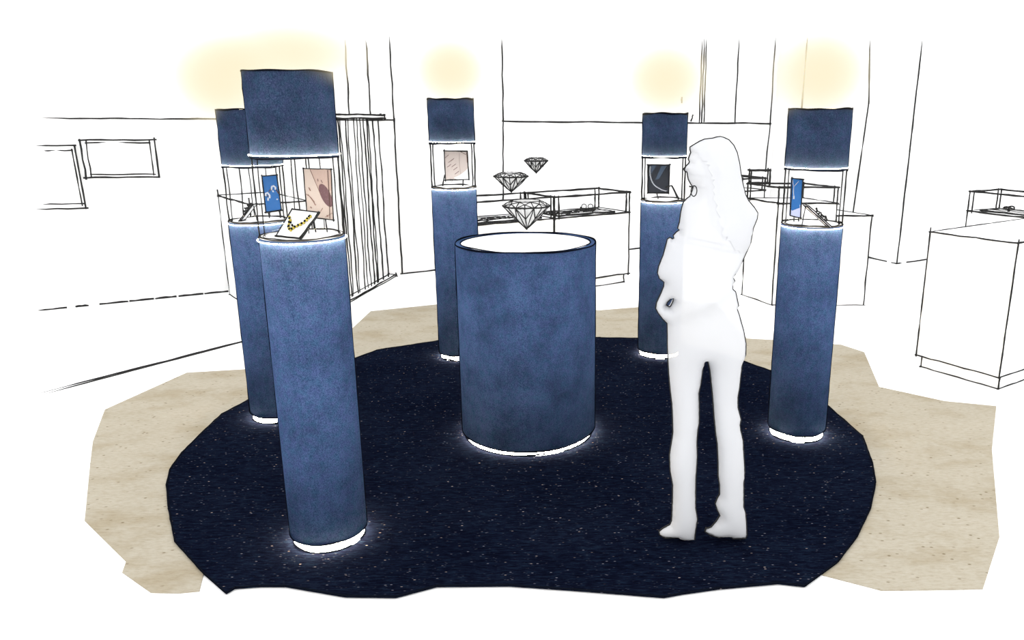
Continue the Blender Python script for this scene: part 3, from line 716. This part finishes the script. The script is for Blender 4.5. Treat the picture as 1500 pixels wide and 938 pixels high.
# ------------------------------------------------------------------ the standing person
out = [(1055.1,200.4),(1049.6,201),(1044,202.7),(1037.8,203.4),(1031.6,204.3),(1024.6,207.3),(1017.7,211.5),(1010.8,215.6),(1010.8,219.1),(1011.9,223.3),(1009.8,228.8),(1008.4,233),(1010.1,237.1),(1008.7,239.9),(1004.5,244),(1001.5,247.5),(1002.8,250.3),(1006.6,252.4),(1007.3,256.5),(1008.4,262.8),(1012.2,269.7),(1015.6,273.9),(1014.5,279),(1012.2,284.2),(1010.8,287.7),(1005.2,291.9),(1001,296.7),(999,304),(997,314.4),(995.7,325),(992.8,334.5),(995.3,337),(990.9,340.3),(986.6,345),(987.4,349),(985,350.3),(981.3,348),(977.8,350.3),(975.5,359.5),(971.7,373.9),(965,390.2),(963.4,399.8),(965.9,407.5),(973,413.2),(972.6,419),(968.8,428.6),(962,443),(960.5,451.6),(964,458.3),(971.7,468),(977.4,473.7),(977.8,490),(977.8,506),(978.4,523.3),(979.7,546.4),(981.7,569.4),(984.5,592.4),(985.1,605.8),(985.9,632),(984.5,643.4),(980.7,666.5),(981.7,689.5),(985.5,710.6),(985.1,733.6),(984,762.4),(981.7,768.2),(971.1,773.9),(965.4,778.7),(966.3,783.5),(974,788.3),(993.2,787.4),(1003.7,791.6),(1017.2,791.6),(1018.5,777.8),(1021.4,760.5),(1018.5,743.2),(1019,703),(1021,668.4),(1020.4,647.3),(1022,630),(1023.9,619.3),(1023.9,592.4),(1023.3,577),(1026.8,559.8),(1028.7,544.4),(1030.6,534.8),(1032.5,528.7),(1035,527.2),(1037.3,530),(1040.2,542.5),(1042.1,561.7),(1044.4,584.7),(1046,609.7),(1048.8,638.5),(1050.7,649),(1052,678),(1052,697.2),(1054.2,710.6),(1054.2,724),(1050.7,729.8),(1047.9,737.5),(1050.7,747),(1054.6,755.1),(1048.8,764.3),(1042.1,772),(1036.4,774.3),(1034.4,773),(1032.5,778.7),(1039.2,783.5),(1052.7,787.7),(1069,784.5),(1073.8,789.3),(1092,788.9),(1093.9,783.5),(1093,766.3),(1091.6,750.9),(1089.1,743.2),(1089.1,706.8),(1090.7,691.4),(1088.6,658.8),(1088.2,645.4),(1084.3,630),(1083.4,623),(1085.3,615.4),(1080.5,596.3),(1080.5,582.8),(1083.4,563.6),(1085.3,544.4),(1087.2,531),(1092,519.5),(1092.4,504),(1089.1,485),(1082.4,461),(1079.1,451.6),(1081.6,447.8),(1077.2,427.6),(1073,423.8),(1073,416),(1076.2,411.7),(1073.4,406.5),(1082,394),(1091.6,373),(1099.3,355.7),(1103.1,334.5),(1109,320),(1109.6,312),(1104.3,303.7),(1096,294),(1091.9,285.6),(1088.4,271.8),(1085.6,257.9),(1082.9,238.5),(1079.4,223.3),(1074.5,212.9),(1067.6,205.2),(1060.7,201.8)]
hole = [(984.7,435.9),(986.6,437.2),(986,442),(982.2,449.3),(980,449.7),(976,446.8),(977.4,443)]
def resample(P, step):
    R = []
    for i in range(len(P)):
        a, b_ = P[i], P[(i+1) % len(P)]; n = max(1, int(round(math.dist(a, b_)/step)))
        for k in range(n): R.append((a[0]+(b_[0]-a[0])*k/n, a[1]+(b_[1]-a[1])*k/n))
    return R
def inside(p, P):
    x, y = p; r = False; n = len(P)
    for i in range(n):
        x1, y1 = P[i]; x2, y2 = P[(i+1) % n]
        if (y1 > y) != (y2 > y) and x < (x2-x1)*(y-y1)/(y2-y1)+x1: r = not r
    return r
bo = resample(out, 5.0); bh = resample(hole, 3.0); bound = bo+bh; BA = np.array(bound)
pts = list(bound); ST = 6.0; row = 0; y = 203.0
while y < 792:
    x = 960.0 + (ST/2 if row % 2 else 0)
    while x < 1112:
        if inside((x, y), out) and not inside((x, y), hole) and np.min(np.hypot(BA[:, 0]-x, BA[:, 1]-y)) > 2.6: pts.append((x, y))
        x += ST
    y += ST*0.87; row += 1
no, nh = len(bo), len(bh)
edges = [(i, (i+1) % no) for i in range(no)] + [(no+i, no+(i+1) % nh) for i in range(nh)]
V, E_, Fc, oV, oE, oF = geometry.delaunay_2d_cdt([Vector(p) for p in pts], edges, [], 0, 1e-4)
V = [(v.x, v.y) for v in V]
tri = []
for f in Fc:
    cx_ = sum(V[i][0] for i in f)/len(f); cy_ = sum(V[i][1] for i in f)/len(f)
    if inside((cx_, cy_), out) and not inside((cx_, cy_), hole): tri.append(tuple(f))
isb = np.zeros(len(V), bool)
for i, src in enumerate(oV):
    if any(sv < no+nh for sv in src): isb[i] = True
A = np.zeros((len(V), len(V))); rhs = np.zeros(len(V)); VA = np.array(V)
for f in tri:                                                     # round the body out between its outlines
    p = VA[list(f)]; e = np.array([p[2]-p[1], p[0]-p[2], p[1]-p[0]])
    ar = 0.5*abs(e[0][0]*e[1][1]-e[0][1]*e[1][0])
    if ar < 1e-9: continue
    for a in range(3):
        rhs[f[a]] += 2.0*ar/3
        for b_ in range(3): A[f[a], f[b_]] += e[a].dot(e[b_])/(4*ar)
fr = np.where(~isb)[0]; deg = np.array([A[i, i] > 1e-9 for i in fr]); fr = fr[deg]
u = np.zeros(len(V)); u[fr] = np.linalg.solve(A[np.ix_(fr, fr)], rhs[fr])
hgt = 0.95*np.sqrt(np.maximum(u, 0))
def seg_d(p, a, b_):
    a = np.array(a); b_ = np.array(b_); d = b_-a; t_ = np.clip(((p-a)@d)/(d@d), 0, 1); return np.hypot(*(p-(a+t_[:, None]*d)).T)
rel = np.zeros(len(V))
for path, wd, am in (([(1050, 330), (1060, 415), (1010, 440), (992, 446)], 13, 9),):   # near arm, bent, hand on the hip
    d = np.min([seg_d(VA, a, b_) for a, b_ in zip(path[:-1], path[1:])], axis=0); rel += am*np.exp(-(d/wd)**2)
for k in range(5):                                                # fingers of that hand
    d = seg_d(VA, (996, 438+k*4.0), (979+abs(k-2)*2.0, 455+k*3.2)); rel += 2.0*np.exp(-(d/1.6)**2)
rel -= 2.5*np.exp(-((VA[:, 0]-1019)**2+(VA[:, 1]-238)**2)/18.0)   # eye socket
rel += 2.2*np.exp(-((VA[:, 0]-1046)**2/10.0+(VA[:, 1]-246)**2/40.0))   # ear
hgt = np.where(isb, 0, hgt + rel*np.clip(hgt/15.0, 0, 1))
YP = ground(1020, 791, RZ).y
base = at_y(1030, 790, YP)
pt_ = thing('person', (base.x, YP, RZ), 'standing white frosted figure of a long haired person in profile on the carpet', 'person')
def body_pts(extra=0.0):
    fr_, bk_ = [], []
    for i, (x, y_) in enumerate(V):
        ex = 0.0
        if extra and not isb[i]:
            e_ = np.min([seg_d(VA[i:i+1], hairp[k], hairp[(k+1) % len(hairp)])[0] for k in range(len(hairp))]); ex = extra*min(1.0, 0.15+e_/12.0)
        p = at_y(x, y_, YP); q = depth(p)/F; h_ = (hgt[i]+ex)*q
        fr_.append(p - Vector((0, h_, 0))); bk_.append(p + Vector((0, h_, 0)))
    return fr_, bk_
fr_, bk_ = body_pts()
b = MB(); nV = len(V); b.v = fr_ + bk_
for f in tri:
    b.f.append(list(f)); b.f.append([(i if isb[i] else i+nV) for i in reversed(f)]); b.m += [0, 0]; b.s += [True, True]
def outline(P, w):
    pp = [at_y(x, y_, YP) for x, y_ in P]
    b.tube(pp, [0.5*w*depth(p)/F for p in pp], 1, 6, True)
outline(bo, 2.7); outline(bh, 2.4)
b.build('body', [FIGURE, INK], pt_)
hairp = [(1008, 213), (1026, 200), (1056, 195), (1078, 205), (1090, 250), (1096, 285), (1115, 310), (1106, 345), (1094, 368), (1072, 362), (1050, 336), (1042, 300), (1038, 262), (1030, 234), (1012, 222)]
hf, hb = body_pts(3.2)
b = MB(); b.v = hf + hb
for f in tri:
    cx_ = sum(V[i][0] for i in f)/3; cy_ = sum(V[i][1] for i in f)/3
    if inside((cx_, cy_), hairp):
        b.f.append(list(f)); b.f.append([(i if isb[i] else i+nV) for i in reversed(f)]); b.m += [0, 0]; b.s += [True, True]
b.build('hair', [FIGURE], pt_)['label'] = 'long smooth hair'
b = MB(); cp = [at_y(1016.5+4.2*math.cos(a)-1.2*math.sin(a), 280+7.6*math.sin(a)+1.5*math.cos(a), YP-0.085) for a in [2*math.pi*k/20 for k in range(20)]]
b.tube(cp, 0.0021, 0, 6, True); b.build('earring', [INK], pt_)['label'] = 'dark hoop earring'
